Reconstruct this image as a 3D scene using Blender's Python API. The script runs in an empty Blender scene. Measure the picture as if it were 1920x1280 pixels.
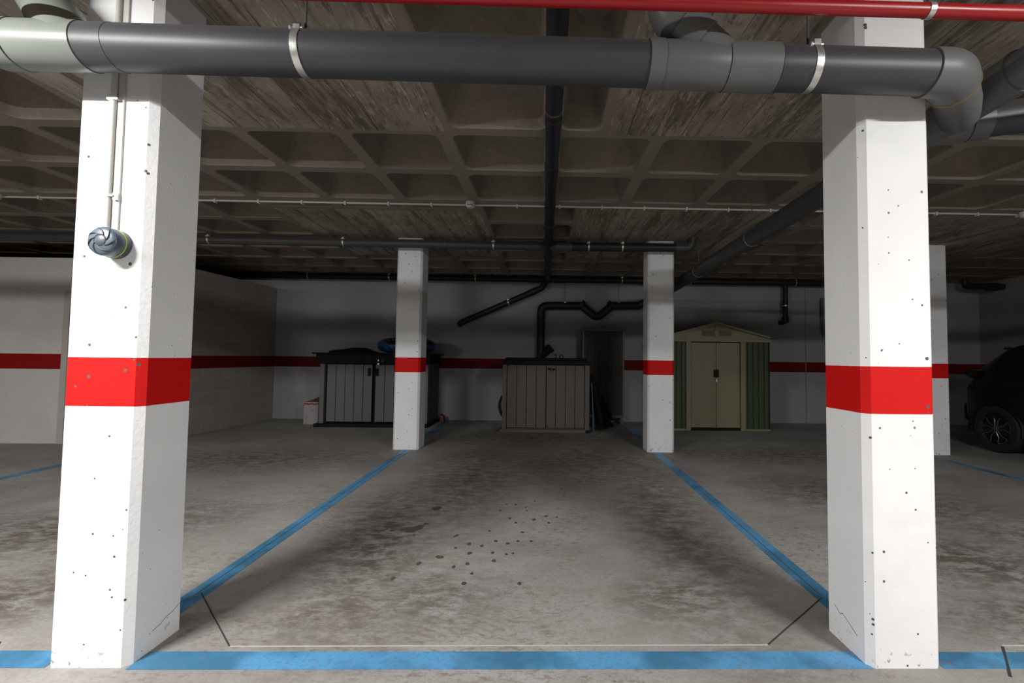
import bpy, bmesh, math, random
from mathutils import Vector, Matrix
random.seed(7)
C = bpy.context.scene.collection
PI = math.pi
CEIL = 2.74

# ------------------------------------------------------------------ materials
class NT:
    def __init__(s, name):
        s.m = bpy.data.materials.new(name); s.m.use_nodes = True
        s.t = s.m.node_tree; s.b = s.t.nodes['Principled BSDF']
        s.geo = None
    def n(s, typ, **kw):
        nd = s.t.nodes.new(typ)
        for k, v in kw.items():
            if k in nd.inputs.keys(): nd.inputs[k].default_value = v
            else: setattr(nd, k, v)
        return nd
    def l(s, a, b): s.t.links.new(a, b)
    def pos(s):
        if not s.geo: s.geo = s.n('ShaderNodeNewGeometry')
        return s.geo.outputs['Position']
    def xyz(s):
        x = s.n('ShaderNodeSeparateXYZ'); s.l(s.pos(), x.inputs[0]); return x
    def math(s, op, a, b=None, clamp=False):
        nd = s.n('ShaderNodeMath', operation=op, use_clamp=clamp)
        for i, v in enumerate((a, b)):
            if v is None: continue
            if isinstance(v, (int, float)): nd.inputs[i].default_value = v
            else: s.l(v, nd.inputs[i])
        return nd.outputs[0]
    def mapv(s, loc=(0,0,0), rot=(0,0,0), scale=(1,1,1)):
        m = s.n('ShaderNodeMapping', vector_type='POINT'); s.l(s.pos(), m.inputs['Vector'])
        m.inputs['Location'].default_value = loc; m.inputs['Rotation'].default_value = rot; m.inputs['Scale'].default_value = scale
        return m.outputs[0]
    def noise(s, scale, detail=4, rough=.55, vec=None, dist=0):
        nd = s.n('ShaderNodeTexNoise', Scale=scale, Detail=detail, Roughness=rough, Distortion=dist)
        s.l(vec if vec is not None else s.pos(), nd.inputs['Vector']); return nd.outputs[0]
    def ramp(s, fac, a, b, lo=0., hi=1.):
        nd = s.n('ShaderNodeMapRange', interpolation_type='SMOOTHSTEP')
        s.l(fac, nd.inputs['Value'])
        nd.inputs['From Min'].default_value = a; nd.inputs['From Max'].default_value = b
        nd.inputs['To Min'].default_value = lo; nd.inputs['To Max'].default_value = hi
        return nd.outputs[0]
    def mix(s, fac, a, b, blend='MIX'):
        nd = s.n('ShaderNodeMix', data_type='RGBA', blend_type=blend)
        for i, v in ((0, fac), (6, a), (7, b)):
            if isinstance(v, (int, float)): nd.inputs[i].default_value = v
            elif isinstance(v, tuple): nd.inputs[i].default_value = (*v[:3], 1)
            else: s.l(v, nd.inputs[i])
        return nd.outputs[2]
    def col(s, v):
        if isinstance(v, tuple): s.b.inputs['Base Color'].default_value = (*v[:3], 1)
        else: s.l(v, s.b.inputs['Base Color'])
    def rough(s, v):
        if isinstance(v, (int, float)): s.b.inputs['Roughness'].default_value = v
        else: s.l(v, s.b.inputs['Roughness'])
    def bump(s, h, strength=.3, dist=.01):
        nd = s.n('ShaderNodeBump', Strength=strength, Distance=dist); s.l(h, nd.inputs['Height'])
        s.l(nd.outputs[0], s.b.inputs['Normal'])

def simple(name, col, rough=.5, metal=0., var=.12, scale=14, spec=.5):
    k = NT(name); n = k.noise(scale, 4)
    k.col(k.mix(n, tuple(c*(1-var) for c in col), tuple(min(1, c*(1+var)) for c in col)))
    k.rough(k.ramp(n, .2, .8, max(.02, rough-.06), min(1, rough+.06)))
    k.b.inputs['Metallic'].default_value = metal
    k.b.inputs['Specular IOR Level'].default_value = spec
    return k.m

def band(k, z0, z1):
    z = k.xyz().outputs[2]
    wob = k.math('MULTIPLY', k.math('SUBTRACT', k.noise(7, 2), .5), .004)
    z = k.math('ADD', z, wob)
    return k.math('MULTIPLY', k.math('GREATER_THAN', z, z0), k.math('LESS_THAN', z, z1))

def painted(name, white, red, z0, z1, holes=True, blocks=False, bumps=.25):
    k = NT(name)
    n = k.noise(3.5, 5); f = k.noise(55, 3)
    base = k.mix(k.ramp(n, .3, .75), tuple(c*.93 for c in white), white)
    smudge = k.ramp(k.noise(1.6, 6, .65, vec=k.mapv(loc=(3.1,1.7,.4), scale=(1,1,2.2))), .60, .75, 0, .22)
    base = k.mix(smudge, base, tuple(c*.72 for c in white))
    h = f
    if blocks:
        mv = k.n('ShaderNodeCombineXYZ'); s = k.xyz(); k.l(s.outputs[1], mv.inputs[0]); k.l(s.outputs[2], mv.inputs[1])
        br = k.n('ShaderNodeTexBrick', Scale=1.0)
        br.inputs['Brick Width'].default_value = .40; br.inputs['Row Height'].default_value = .20
        br.inputs['Mortar Size'].default_value = .007; br.inputs['Mortar Smooth'].default_value = .5
        br.inputs['Color1'].default_value = (*white, 1); br.inputs['Color2'].default_value = tuple(c*.86 for c in white)+(1,)
        br.inputs['Mortar'].default_value = tuple(min(1,c*1.22) for c in white)+(1,)
        k.l(mv.outputs[0], br.inputs['Vector'])
        base = k.mix(.75, base, br.outputs['Color'])
        h = k.math('ADD', f, k.math('MULTIPLY', br.outputs['Fac'], -1.2))
    b = band(k, z0, z1)
    rv = k.mix(n, tuple(c*.85 for c in red), red)
    c = k.mix(b, base, rv)
    if holes:
        v = k.n('ShaderNodeTexVoronoi', Scale=22.0); k.l(k.pos(), v.inputs['Vector'])
        sc = k.n('ShaderNodeSeparateColor'); k.l(v.outputs['Color'], sc.inputs[0])
        rad = k.math('MULTIPLY', k.math('SUBTRACT', sc.outputs[0], .15, True), .19)
        hole = k.math('LESS_THAN', v.outputs['Distance'], rad)
        hole = k.math('MULTIPLY', hole, k.ramp(k.noise(2.3, 2, vec=k.mapv(loc=(9,4,2))), .12, .36))
        # worn chips near the foot
        z = k.xyz().outputs[2]
        chips = k.math('MULTIPLY', k.ramp(z, .0, .12, 1, 0), k.ramp(k.noise(26, 4), .60, .66))
        hole = k.math('MAXIMUM', hole, k.math('MULTIPLY', chips, .7))
        c = k.mix(hole, c, (.10, .095, .09))
        h = k.math('SUBTRACT', h, k.math('MULTIPLY', hole, 2.0))
    k.col(c); k.rough(.68); k.b.inputs['Specular IOR Level'].default_value = .18; k.bump(h, bumps, .004)
    return k.m

WHITE = (.80, .80, .81); RED = (.60, .006, .005)
M = {}
M['column'] = painted('column paint', WHITE, RED, .99, 1.18)
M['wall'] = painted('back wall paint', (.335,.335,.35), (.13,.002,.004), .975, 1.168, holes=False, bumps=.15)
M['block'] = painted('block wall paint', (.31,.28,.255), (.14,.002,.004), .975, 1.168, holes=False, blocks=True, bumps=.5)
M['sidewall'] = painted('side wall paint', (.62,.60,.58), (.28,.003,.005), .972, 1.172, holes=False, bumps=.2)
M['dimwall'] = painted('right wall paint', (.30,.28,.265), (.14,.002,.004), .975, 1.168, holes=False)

def floor_mat():
    k = NT('stained concrete floor')
    big = k.noise(.8, 6, .6, dist=.5); med = k.noise(4.5, 10, .72, vec=k.mapv(rot=(0,0,.5), scale=(.7,1.5,1)), dist=.25); fine = k.noise(70, 5, .7)
    c = k.mix(k.ramp(big, .3, .7), (.255,.243,.23), (.39,.382,.37))
    c = k.mix(k.ramp(med, .40, .72, 0, .6), c, (.24,.215,.19))
    c = k.mix(k.ramp(fine, .42, .70, 0, .5), c, (.19,.172,.155))
    spk = k.noise(24, 7, .8, vec=k.mapv(rot=(0,0,.3), scale=(.7,1.4,1)), dist=.4)
    c = k.mix(k.math('MULTIPLY', k.ramp(spk, .50, .62), k.ramp(k.noise(1.1, 5, .6, vec=k.mapv(loc=(5,3,0))), .42, .62, .1, .8)), c, (.17,.145,.12))
    # pooled dirt in the bays, tyre tracks; left inner patches also carry painted column shadow
    tot = None
    for (x, y, rx, ry, rot, st) in [(-1.05,3.0,.34,1.15,.18,1.), (-.75,4.6,.5,1.6,0,.8), (.95,3.6,.33,1.9,-.05,.8), (.55,5.4,.9,1.2,0,.7), (-3.2,3.2,.9,.5,.3,1.),
                              (-3.4,5.3,1.4,.6,.1,.8), (2.9,4.0,.9,.6,-.4,1.), (2.6,2.8,.5,.45,-.5,1.1), (-.55,2.35,.35,.3,0,.7), (.75,2.35,.35,.25,.2,.9),
                              (3.2,5.8,1.5,.5,0,.8), (.0,6.9,1.6,.8,0,.9), (-2.6,2.3,.5,.35,.7,1.), (-1.0,2.2,.35,.14,.2,.8), (2.4,2.2,.5,.2,.2,.8), (3.4,3.1,.5,.3,-.4,.9)]:
        cr, sr = math.cos(-rot), math.sin(-rot)
        # POINT mapping scales, rotates, then moves
        mp1 = k.n('ShaderNodeMapping', vector_type='TEXTURE'); k.l(k.pos(), mp1.inputs['Vector'])
        mp1.inputs['Location'].default_value = (x, y, 0); mp1.inputs['Rotation'].default_value = (0,0,rot); mp1.inputs['Scale'].default_value = (rx*1.35, ry*1.35, 5)
        g = k.n('ShaderNodeTexGradient', gradient_type='SPHERICAL'); k.l(mp1.outputs[0], g.inputs[0])
        v = k.math('MULTIPLY', g.outputs[1], st)
        tot = v if tot is None else k.math('MAXIMUM', tot, v)
    dirt_shade = k.noise(9, 12, .8, vec=k.mapv(rot=(0,0,.35), scale=(.8,1.5,1)), dist=.25)
    mask = k.math('MULTIPLY', k.math('POWER', tot, .7), k.ramp(dirt_shade, .40, .58), True)
    c = k.mix(k.math('MULTIPLY', mask, 1.15, True), c, (.105,.088,.076))
    # sweeping swirl marks left by turning tyres
    for (x, y, rot, sc) in [(-.62,1.75,0,7.), (-.42,1.78,.2,8.)]:
        mp = k.n('ShaderNodeMapping', vector_type='TEXTURE'); k.l(k.pos(), mp.inputs['Vector']); mp.inputs['Location'].default_value = (x,y,0)
        w = k.n('ShaderNodeTexWave', wave_type='RINGS', rings_direction='Z', Scale=sc, Distortion=2.5); k.l(mp.outputs[0], w.inputs['Vector'])
        mp2 = k.n('ShaderNodeMapping', vector_type='TEXTURE'); k.l(k.pos(), mp2.inputs['Vector']); mp2.inputs['Location'].default_value = (x+.12,y+.32,0); mp2.inputs['Scale'].default_value = (.17,.12,5)
        g = k.n('ShaderNodeTexGradient', gradient_type='SPHERICAL'); k.l(mp2.outputs[0], g.inputs[0])
        mk = k.math('MULTIPLY', k.ramp(g.outputs[1], 0, .3), k.ramp(w.outputs[1], .5, .9))
        c = k.mix(k.math('MULTIPLY', mk, .28), c, (.12,.10,.085))
    k.col(c); k.rough(k.ramp(dirt_shade, .3, .7, .55, .75)); k.b.inputs['Specular IOR Level'].default_value = .35
    k.bump(k.math('ADD', fine, k.math('MULTIPLY', med, .8)), .22, .004)
    return k.m
M['floor'] = floor_mat()

def line_mat():
    k = NT('blue floor paint')
    n = k.noise(1.5, 4, .6); f = k.noise(60, 4)
    c = k.mix(k.ramp(n, .42, .58), (.045,.165,.29), (.095,.30,.54))
    c = k.mix(k.ramp(f, .45, .75, 0, .45), c, (.07,.13,.19))
    c = k.mix(k.ramp(k.noise(9, 7, .75, dist=.8), .55, .68, 0, .45), c, (.16,.17,.17))
    k.col(c); k.rough(.5); k.bump(f, .15, .003); return k.m
M['blue'] = line_mat()

def coffer_mat(boards):
    k = NT('board marked concrete' if boards else 'waffle slab concrete')
    n = k.noise(1.3, 7, .65, dist=.4); f = k.noise(26, 5, .7)
    if boards:
        st = k.noise(1.0, 6, .7, vec=k.mapv(scale=(8, .8, 3)), dist=.5)
        st2 = k.noise(3.0, 7, .75, vec=k.mapv(loc=(4,0,0), scale=(9, 1.5, 3)), dist=.9)
        s = k.xyz(); wob = k.math('MULTIPLY', k.noise(1.3, 2), .05); bx = k.math('DIVIDE', k.math('ADD', s.outputs[0], wob), .19)
        fr = k.math('FRACT', bx); seam = k.math('MULTIPLY', k.math('LESS_THAN', fr, .03), k.ramp(k.noise(3, 3, vec=k.mapv(loc=(8,2,0))), .38, .55))
        wn = k.n('ShaderNodeTexWhiteNoise', noise_dimensions='1D'); k.l(k.math('FLOOR', bx), wn.inputs['W'])
        c = k.mix(k.ramp(n, .3, .7), (.33,.295,.25), (.52,.475,.42))
        c = k.mix(k.math('MULTIPLY', wn.outputs[0], .45), c, (.22,.19,.145))
        c = k.mix(k.ramp(st, .47, .62, 0, .85), c, (.15,.128,.095))
        c = k.mix(k.ramp(st2, .52, .66, 0, .9), c, (.60,.54,.46) )
        c = k.mix(k.ramp(k.noise(9, 8, .8, vec=k.mapv(loc=(1,7,0), scale=(2.2,.7,1))), .53, .64, 0, .75), c, (.115,.10,.078))
        c = k.mix(k.ramp(k.noise(1.7, 4, .6, vec=k.mapv(loc=(2,5,0))), .60, .72, 0, .5), c, (.25,.225,.11))
        c = k.mix(k.math('MULTIPLY', seam, .75), c, (.07,.06,.05))
        h = k.math('SUBTRACT', k.math('ADD', k.math('MULTIPLY', wn.outputs[0], .8), k.math('MULTIPLY', st2, 1.2)), seam)
        k.bump(h, .9, .006)
    else:
        c = k.mix(k.ramp(n, .3, .72), (.25,.215,.18), (.36,.315,.265))
        c = k.mix(k.ramp(f, .40, .75, 0, .3), c, (.12,.105,.09))
        # paler towards the rib faces
        z = k.xyz().outputs[2]
        c = k.mix(k.ramp(z, 2.7405, 2.752, .6, 0), c, (.37,.335,.29))
        k.bump(k.math('ADD', f, n), .35, .006)
    c = k.mix(1.0, c, (.86,.84,.815) if boards else (.70,.68,.655), 'MULTIPLY')
    k.col(c); k.rough(.85); k.b.inputs['Specular IOR Level'].default_value = .25
    return k.m
M['coffer'] = coffer_mat(False); M['boards'] = coffer_mat(True)

def dusty(name, col, rough, dust=.55):
    k = NT(name); n = k.noise(5, 4)
    nz = k.n('ShaderNodeSeparateXYZ'); k.pos(); k.l(k.geo.outputs['Normal'], nz.inputs[0])
    up = k.math('MULTIPLY', k.ramp(nz.outputs[2], .35, .85), k.ramp(k.noise(3, 5, .7), .2, .6, dust*.5, dust))
    c = k.mix(n, tuple(c*.85 for c in col), tuple(c*1.15 for c in col)); c = k.mix(up, c, (.13,.105,.085))
    sp = k.ramp(k.noise(22, 4, .7), .66, .72, 0, .25); c = k.mix(sp, c, (.16,.15,.14))
    k.col(c); k.rough(k.math('ADD', k.math('MULTIPLY', up, .4), rough)); k.b.inputs['Specular IOR Level'].default_value = .35; return k.m
M['pvc'] = dusty('dark grey pvc', (.052,.053,.058), .44)
M['pvc_black'] = simple('near black pvc', (.018,.019,.021), .45, var=.2, scale=6, spec=.3)
M['pvc_fit'] = dusty('mid grey pvc', (.125,.128,.127), .42, .5)
M['pvc_green'] = simple('pale greenish grey pvc', (.165,.182,.163), .33, var=.05, scale=5)
M['glue'] = simple('dried glue', (.20,.17,.05), .4)
M['redpipe'] = simple('red pipe enamel', (.33,.004,.008), .35, var=.1, scale=8)
M['galv'] = simple('galvanised steel', (.62,.62,.60), .35, metal=.85, scale=60)
M['rod'] = simple('dull steel rod', (.10,.10,.095), .6, metal=.5)
M['conduit'] = simple('pale conduit', (.50,.49,.46), .5, var=.06)
M['whiteplastic'] = simple('white plastic', (.55,.54,.52), .45, var=.05)
M['beacon'] = simple('blue grey beacon plastic', (.05,.062,.078), .42, var=.1, scale=20)
M['beacon_lt'] = simple('paler blue grey plastic', (.07,.095,.12), .38, var=.1, scale=20)
M['beacon_dk'] = simple('dark groove plastic', (.02,.028,.04), .5)
M['lime'] = simple('lime green seal', (.30,.46,.04), .5)
M['trim'] = simple('cream door trim', (.46,.44,.40), .5, var=.06)
M['black'] = simple('black resin', (.010,.010,.011), .6, spec=.12)
M['mat_black'] = simple('black fabric', (.009,.009,.010), .8, spec=.15)
M['metal'] = simple('bright hardware', (.6,.6,.58), .3, metal=.8)
M['paleline'] = simple('pale grout', (.50,.46,.40), .8)
M['darkline'] = simple('dark joint', (.035,.03,.028), .9)
M['oil'] = simple('oil stain', (.08,.075,.07), .5, var=.3, scale=40)
M['digits'] = simple('black stencil paint', (.008,.008,.009), .7)
M['rust'] = simple('yellowish joint sealant', (.22,.18,.12), .8)

def grain(name, a, b, sx=60):
    k = NT(name); n = k.noise(1.5, 5, .6, vec=k.mapv(scale=(sx, sx, 2)))
    k.col(k.mix(n, a, b)); k.rough(.6); k.bump(n, .25, .002); return k.m
M['greyplank'] = grain('grey wood grain resin', (0.112,0.104,0.107), (0.155,0.148,0.148))
M['greyplank_dk'] = grain('dark grey resin side', (0.045,0.043,0.042), (0.060,0.057,0.054))
M['beigeplank'] = grain('taupe wood grain resin', (0.095,0.077,0.065), (0.128,0.107,0.092))
M['tambour'] = grain('dark taupe slats', (0.020,0.017,0.013), (0.029,0.025,0.020))
M['cabframe'] = grain('olive beige frame', (0.105,0.094,0.072), (0.132,0.118,0.094))
M['cream'] = grain('cream painted steel', (0.182,0.176,0.102), (0.220,0.212,0.127), 9)
M['green'] = grain('green painted steel', (0.031,0.050,0.021), (0.043,0.065,0.029), 9)
M['roofgreen'] = simple('dark roof steel', (0.030,0.033,0.021), .5)
M['olive'] = simple('olive vent', (0.102,0.096,0.030), .6)

def blue_bag():
    k = NT('blue ribbed fabric')
    w = k.n('ShaderNodeTexWave', wave_type='BANDS', bands_direction='DIAGONAL', Scale=9.0, Distortion=1.5); k.l(k.pos(), w.inputs['Vector'])
    c = k.mix(k.ramp(w.outputs[1], .3, .8), (.006,.045,.12), (.015,.11,.28))
    z = k.xyz().outputs[2]
    blk = k.math('MULTIPLY', k.ramp(z, 1.37, 1.40), k.ramp(k.noise(7, 3), .42, .50))
    c = k.mix(blk, c, (.008,.008,.012)); k.col(c); k.rough(.45); k.bump(w.outputs[1], .4, .01); return k.m
M['bluebag'] = blue_bag()
def carton():
    k = NT('printed white carton'); s = k.xyz()
    x, z = s.outputs[0], s.outputs[2]
    wav = k.math('MULTIPLY', k.math('SINE', k.math('MULTIPLY', x, 60.)), .006)
    zz = k.math('ADD', z, wav)
    redb = k.math('MULTIPLY', k.math('GREATER_THAN', zz, .335), k.math('LESS_THAN', zz, .365))
    c = k.mix(redb, (.33,.31,.31), (.30,.04,.05))
    v = k.n('ShaderNodeTexVoronoi', Scale=9.0, Randomness=.2); k.l(k.pos(), v.inputs['Vector'])
    spot = k.math('MULTIPLY', k.math('LESS_THAN', v.outputs['Distance'], .26), k.math('LESS_THAN', z, .28))
    c = k.mix(k.math('MULTIPLY', spot, .55), c, (.17,.17,.17)); k.col(c); k.rough(.8); return k.m
M['carton'] = carton()
M['cardin'] = simple('brown carton inside', (.09,.07,.055), .85)
M['bluepole'] = simple('blue plastic', (.015,.07,.16), .4)
M['redcloth'] = simple('red plastic', (.12,.004,.008), .5)
M['carpaint'] = simple('black car paint', (.006,.0062,.007), .25, var=.05)
M['cladding'] = simple('black plastic cladding', (.008,.008,.009), .6)
M['tyre'] = simple('tyre rubber', (.010,.010,.011), .8)
M['rim'] = simple('machined alloy', (.22,.22,.23), .3, metal=.8, var=.05)
M['rimdark'] = simple('dark rim barrel', (.012,.012,.013), .4)
M['glass'] = simple('tinted car glass', (.006,.007,.008), .08, var=.02)
M['taillight'] = simple('smoked red lens', (.008,.001,.001), .3)

# ------------------------------------------------------------------ mesh helpers
def base_of(bm):
    xs = [v.co.x for v in bm.verts]; ys = [v.co.y for v in bm.verts]; zs = [v.co.z for v in bm.verts]
    return Vector(((min(xs)+max(xs))/2, (min(ys)+max(ys))/2, min(zs)))
def obj(name, bm, mats, parent=None, smooth=None, label=None):
    bmesh.ops.remove_doubles(bm, verts=bm.verts, dist=1e-6)
    bmesh.ops.recalc_face_normals(bm, faces=bm.faces)
    if parent is None: loc = base_of(bm)
    else:
        loc = Vector(parent['_o'])
    bmesh.ops.translate(bm, verts=bm.verts, vec=-loc)
    me = bpy.data.meshes.new(name); bm.to_mesh(me); bm.free()
    for m in (mats if isinstance(mats, (list, tuple)) else [mats]): me.materials.append(M[m])
    o = bpy.data.objects.new(name, me); C.objects.link(o)
    o['_o'] = tuple(loc)
    if parent is None: o.location = loc
    else: o.parent = parent
    if smooth is not None:
        for p in me.polygons: p.use_smooth = True
        me.set_sharp_from_angle(angle=math.radians(smooth))
    if label: o['label'] = label
    return o
def thing(name, label, cat, loc, group=None):
    o = bpy.data.objects.new(name, None); C.objects.link(o); o.empty_display_size = .1
    o.location = loc; o['_o'] = tuple(loc); o['label'] = label; o['category'] = cat
    if group: o['group'] = group
    return o
def tag(o, label, cat, group=None):
    o['label'] = label; o['category'] = cat
    if group: o['group'] = group
    return o
def struct(o): o['kind'] = 'structure'; return o

def box(bm, x0, x1, y0, y1, z0, z1, bev=0., mi=0):
    vs = [bm.verts.new(p) for p in ((x0,y0,z0),(x1,y0,z0),(x1,y1,z0),(x0,y1,z0),(x0,y0,z1),(x1,y0,z1),(x1,y1,z1),(x0,y1,z1))]
    fs = [bm.faces.new([vs[i] for i in q]) for q in ((3,2,1,0),(4,5,6,7),(0,1,5,4),(1,2,6,5),(2,3,7,6),(3,0,4,7))]
    for f in fs: f.material_index = mi
    if bev:
        es = list({e for f in fs for e in f.edges})
        bmesh.ops.bevel(bm, geom=es, offset=bev, segments=2, affect='EDGES', profile=.6)
    return vs
def bxo(*a, **k):
    bm = bmesh.new(); box(bm, *a, **k); return bm
def fillet(pts, r, seg=8):
    pts = [Vector(p) for p in pts]; out = [pts[0]]
    for i in range(1, len(pts)-1):
        a, b, c = pts[i-1], pts[i], pts[i+1]
        u = (a-b).normalized(); v = (c-b).normalized(); ang = u.angle(v)
        if ang > PI-.02: out.append(b); continue
        d = min(r/math.tan(ang/2), (a-b).length*.49, (c-b).length*.49); rr = d*math.tan(ang/2)
        cen = b + (u+v).normalized()*(rr/math.sin(ang/2))
        p0 = b+u*d; p1 = b+v*d; e0 = p0-cen; e1 = p1-cen; th = e0.angle(e1)
        for j in range(seg+1):
            t = j/seg; out.append(cen + (e0*math.sin((1-t)*th)+e1*math.sin(t*th))/math.sin(th))
    out.append(pts[-1]); return out
def sweep(bm, pts, r, seg=24, cap=True, mi=0):
    pts = [Vector(p) for p in pts]; n = len(pts); rs = r if isinstance(r, (list, tuple)) else [r]*n
    t0 = (pts[1]-pts[0]).normalized(); up = Vector((0,0,1)) if abs(t0.z) < .9 else Vector((1,0,0))
    x = t0.cross(up).normalized(); rings = []
    for i, p in enumerate(pts):
        if i == 0: t = t0
        elif i == n-1: t = (pts[-1]-pts[-2]).normalized()
        else: t = ((pts[i]-pts[i-1]).normalized()+(pts[i+1]-pts[i]).normalized()).normalized()
        x = (x - t*x.dot(t)).normalized(); y = t.cross(x)
        rings.append([bm.verts.new(p + (x*math.cos(a)+y*math.sin(a))*rs[i]) for a in [2*PI*j/seg for j in range(seg)]])
    for a, b in zip(rings, rings[1:]):
        for j in range(seg):
            f = bm.faces.new((a[j], a[(j+1)%seg], b[(j+1)%seg], b[j])); f.material_index = mi
    if cap:
        f = bm.faces.new(rings[0]); f.material_index = mi
        f = bm.faces.new(rings[-1][::-1]); f.material_index = mi
def swo(pts, r, seg=24, cap=True):
    bm = bmesh.new(); sweep(bm, pts, r, seg, cap); return bm
def sleeve(c, d, length, r, seg=28, lip=0.):
    """a short band round an axis: centre c, direction d"""
    d = Vector(d).normalized(); c = Vector(c)
    if lip: return swo([c-d*length/2, c-d*(length/2-lip), c+d*(length/2-lip), c+d*length/2], [r-lip, r, r, r-lip], seg)
    return swo([c-d*length/2, c+d*length/2], r, seg)
def lathe(bm, prof, c, axis, seg=32, mi=0):
    """prof: (radius, offset along axis)"""
    c = Vector(c); ax = Vector(axis).normalized()
    u = ax.cross(Vector((0,0,1)) if abs(ax.z) < .9 else Vector((1,0,0))).normalized(); v = ax.cross(u)
    rings = []
    for r, h in prof:
        rings.append([bm.verts.new(c+ax*h+(u*math.cos(a)+v*math.sin(a))*max(r, 1e-4)) for a in [2*PI*j/seg for j in range(seg)]])
    for a, b in zip(rings, rings[1:]):
        for j in range(seg):
            f = bm.faces.new((a[j], a[(j+1)%seg], b[(j+1)%seg], b[j])); f.material_index = mi
def lerp(a, b, t): return Vector(a)*(1-t)+Vector(b)*t

# ------------------------------------------------------------------ the shell
XL, XR, Y0, YB = -9.5, 8.47, -5.5, 8.68
bm = bmesh.new(); box(bm, XL, XR, Y0, YB+.2, -.2, 0)
floor = struct(obj('floor', bm, 'floor'))

def strip(bm, pts, w, z=.0012, t=.0012):
    """thin raised ribbon along a polyline on the floor"""
    for a, b in zip(pts, pts[1:]):
        a = Vector((*a, 0)); b = Vector((*b, 0)); d = (b-a).normalized(); n = Vector((-d.y, d.x, 0))*w/2
        q = [a-n, b-n, b+n, a+n]
        lo = [bm.verts.new((p.x, p.y, z-t)) for p in q]; hi = [bm.verts.new((p.x, p.y, z)) for p in q]
        bm.faces.new(hi); bm.faces.new(lo[::-1])
        for i in range(4): bm.faces.new((lo[i], lo[(i+1)%4], hi[(i+1)%4], hi[i]))
bm = bmesh.new()
strip(bm, [(-1.276,1.943),(.96,1.954)], .006, .0016)
strip(bm, [(-2.25,1.97),(-4.5,1.97)], .006, .0016); strip(bm, [(1.96,1.95),(4.5,1.95)], .006, .0016)
obj('pale_floor_joint', bm, 'paleline', floor)
bm = bmesh.new()
strip(bm, [(-1.707,2.369),(-1.276,1.943)], .004, .0032, .003)
strip(bm, [(.96,1.954),(1.419,2.33)], .004, .0032, .003)
strip(bm, [(-2.23,1.97),(-2.1,1.78)], .008, .0032, .003); strip(bm, [(1.955,1.94),(1.80,1.76)], .008, .0032, .003)
strip(bm, [(-1.72,2.35),(-1.74,5.9)], .003, .0032, .003); strip(bm, [(1.43,2.35),(1.445,4.4)], .003, .0032, .003)
obj('sawn_floor_joint', bm, 'darkline', floor)
# drips of oil in the middle bay, as measured on the floor
bm = bmesh.new()
BZ = [.0008]
def blot(x, y, r, e=1.6):
    BZ[0] += .00003; z = BZ[0]
    c = bm.verts.new((x, y, z)); n = 12; ph = random.random()*6
    ring = [bm.verts.new((x+math.cos(a)*r*(1+.25*math.sin(3*a+ph)), y+math.sin(a)*r*e*(1+.2*math.sin(2*a+ph)), z)) for a in [2*PI*i/n for i in range(n)]]
    for i in range(n): bm.faces.new((c, ring[i], ring[(i+1)%n]))
for (x, y) in [(-.29,3.77),(-.215,3.77),(-.33,3.62),(-.12,3.62),(-.13,3.70),(-.06,3.86),(.17,4.2),(.19,4.02),(-.24,3.45),(-.19,3.36),(-.06,3.42),(.03,3.50),(.11,3.48),(.05,3.36),
               (-.36,3.20),(-.135,3.18),(-.57,3.12),(-.58,3.10),(-.30,3.03),(-.155,3.03),(-.07,3.03),(-.465,2.98),(-.54,2.92),(-.38,2.95),(-.22,2.99),
               (-.44,2.84),(-.30,2.85),(-.215,2.83),(-.175,2.84),(-.62,2.79),(-.60,2.785),(-.28,2.74),(-.43,2.70),(-.71,2.70),(-.50,2.66),(-.385,2.58),(-.80,2.52),(-.41,2.47),(-.115,2.47),(-.86,3.12),(-.88,3.26)]:
    blot(x, y, random.uniform(.008, .014))
for (x, y, r) in [(-.90,3.22,.05),(-.86,3.26,.035),(-.96,3.22,.022),(-1.03,3.20,.018),(-.83,3.33,.02),(-.83,3.66,.035),(-.9,3.2,.035)]: blot(x, y, r, 1.1)
obj('oil_spots', bm, 'oil', floor)

# floor lines: each run is its own marking
def line(label, pts, w=.105, zz=.0022):
    bm = bmesh.new(); strip(bm, pts, w, zz, .002); return tag(obj('parking_line', bm, 'blue'), label, 'parking line')
line('wide blue line across the front of the middle bay between the two near columns', [(-1.57,1.857),(1.30,1.857)])
line('short blue line running left from the foot of the near left column', [(-4.5,1.865),(-1.885,1.865)], .10)
line('short blue line running right from the foot of the near right column', [(1.585,1.855),(4.6,1.855)], .10)
line('blue bay line from the near left column back to the far left column', [(-1.715,2.09),(-1.735,5.915)], .105)
line('blue bay line from the near right column back to the far right column', [(1.44,2.09),(1.455,5.865)], .105)
line('blue bay line continuing behind the far left column beside the grey storage box', [(-1.76,6.22),(-1.77,8.55)], .10)
line('blue bay line continuing behind the far right column beside the green shed', [(1.50,6.17),(1.50,8.3)], .10)
line('blue bay line at the far left edge, beyond the near left column', [(-5.11,1.95),(-5.11,5.4)], .10)
line('thin blue bay line at the right edge, in front of the parked black car', [(4.93,2.0),(4.93,5.78)], .09)

def slab(name, x0, x1, y0, y1, z0, z1, m):
    bm = bmesh.new(); box(bm, x0, x1, y0, y1, z0, z1); return struct(obj(name, bm, m))
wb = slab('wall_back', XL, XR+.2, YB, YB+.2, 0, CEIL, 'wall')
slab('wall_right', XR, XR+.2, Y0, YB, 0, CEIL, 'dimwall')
slab('wall_left', XL-.2, XL, Y0, YB+.2, 0, CEIL, 'sidewall')
slab('wall_front', XL, XR, Y0-.2, Y0, 0, CEIL, 'sidewall')
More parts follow.
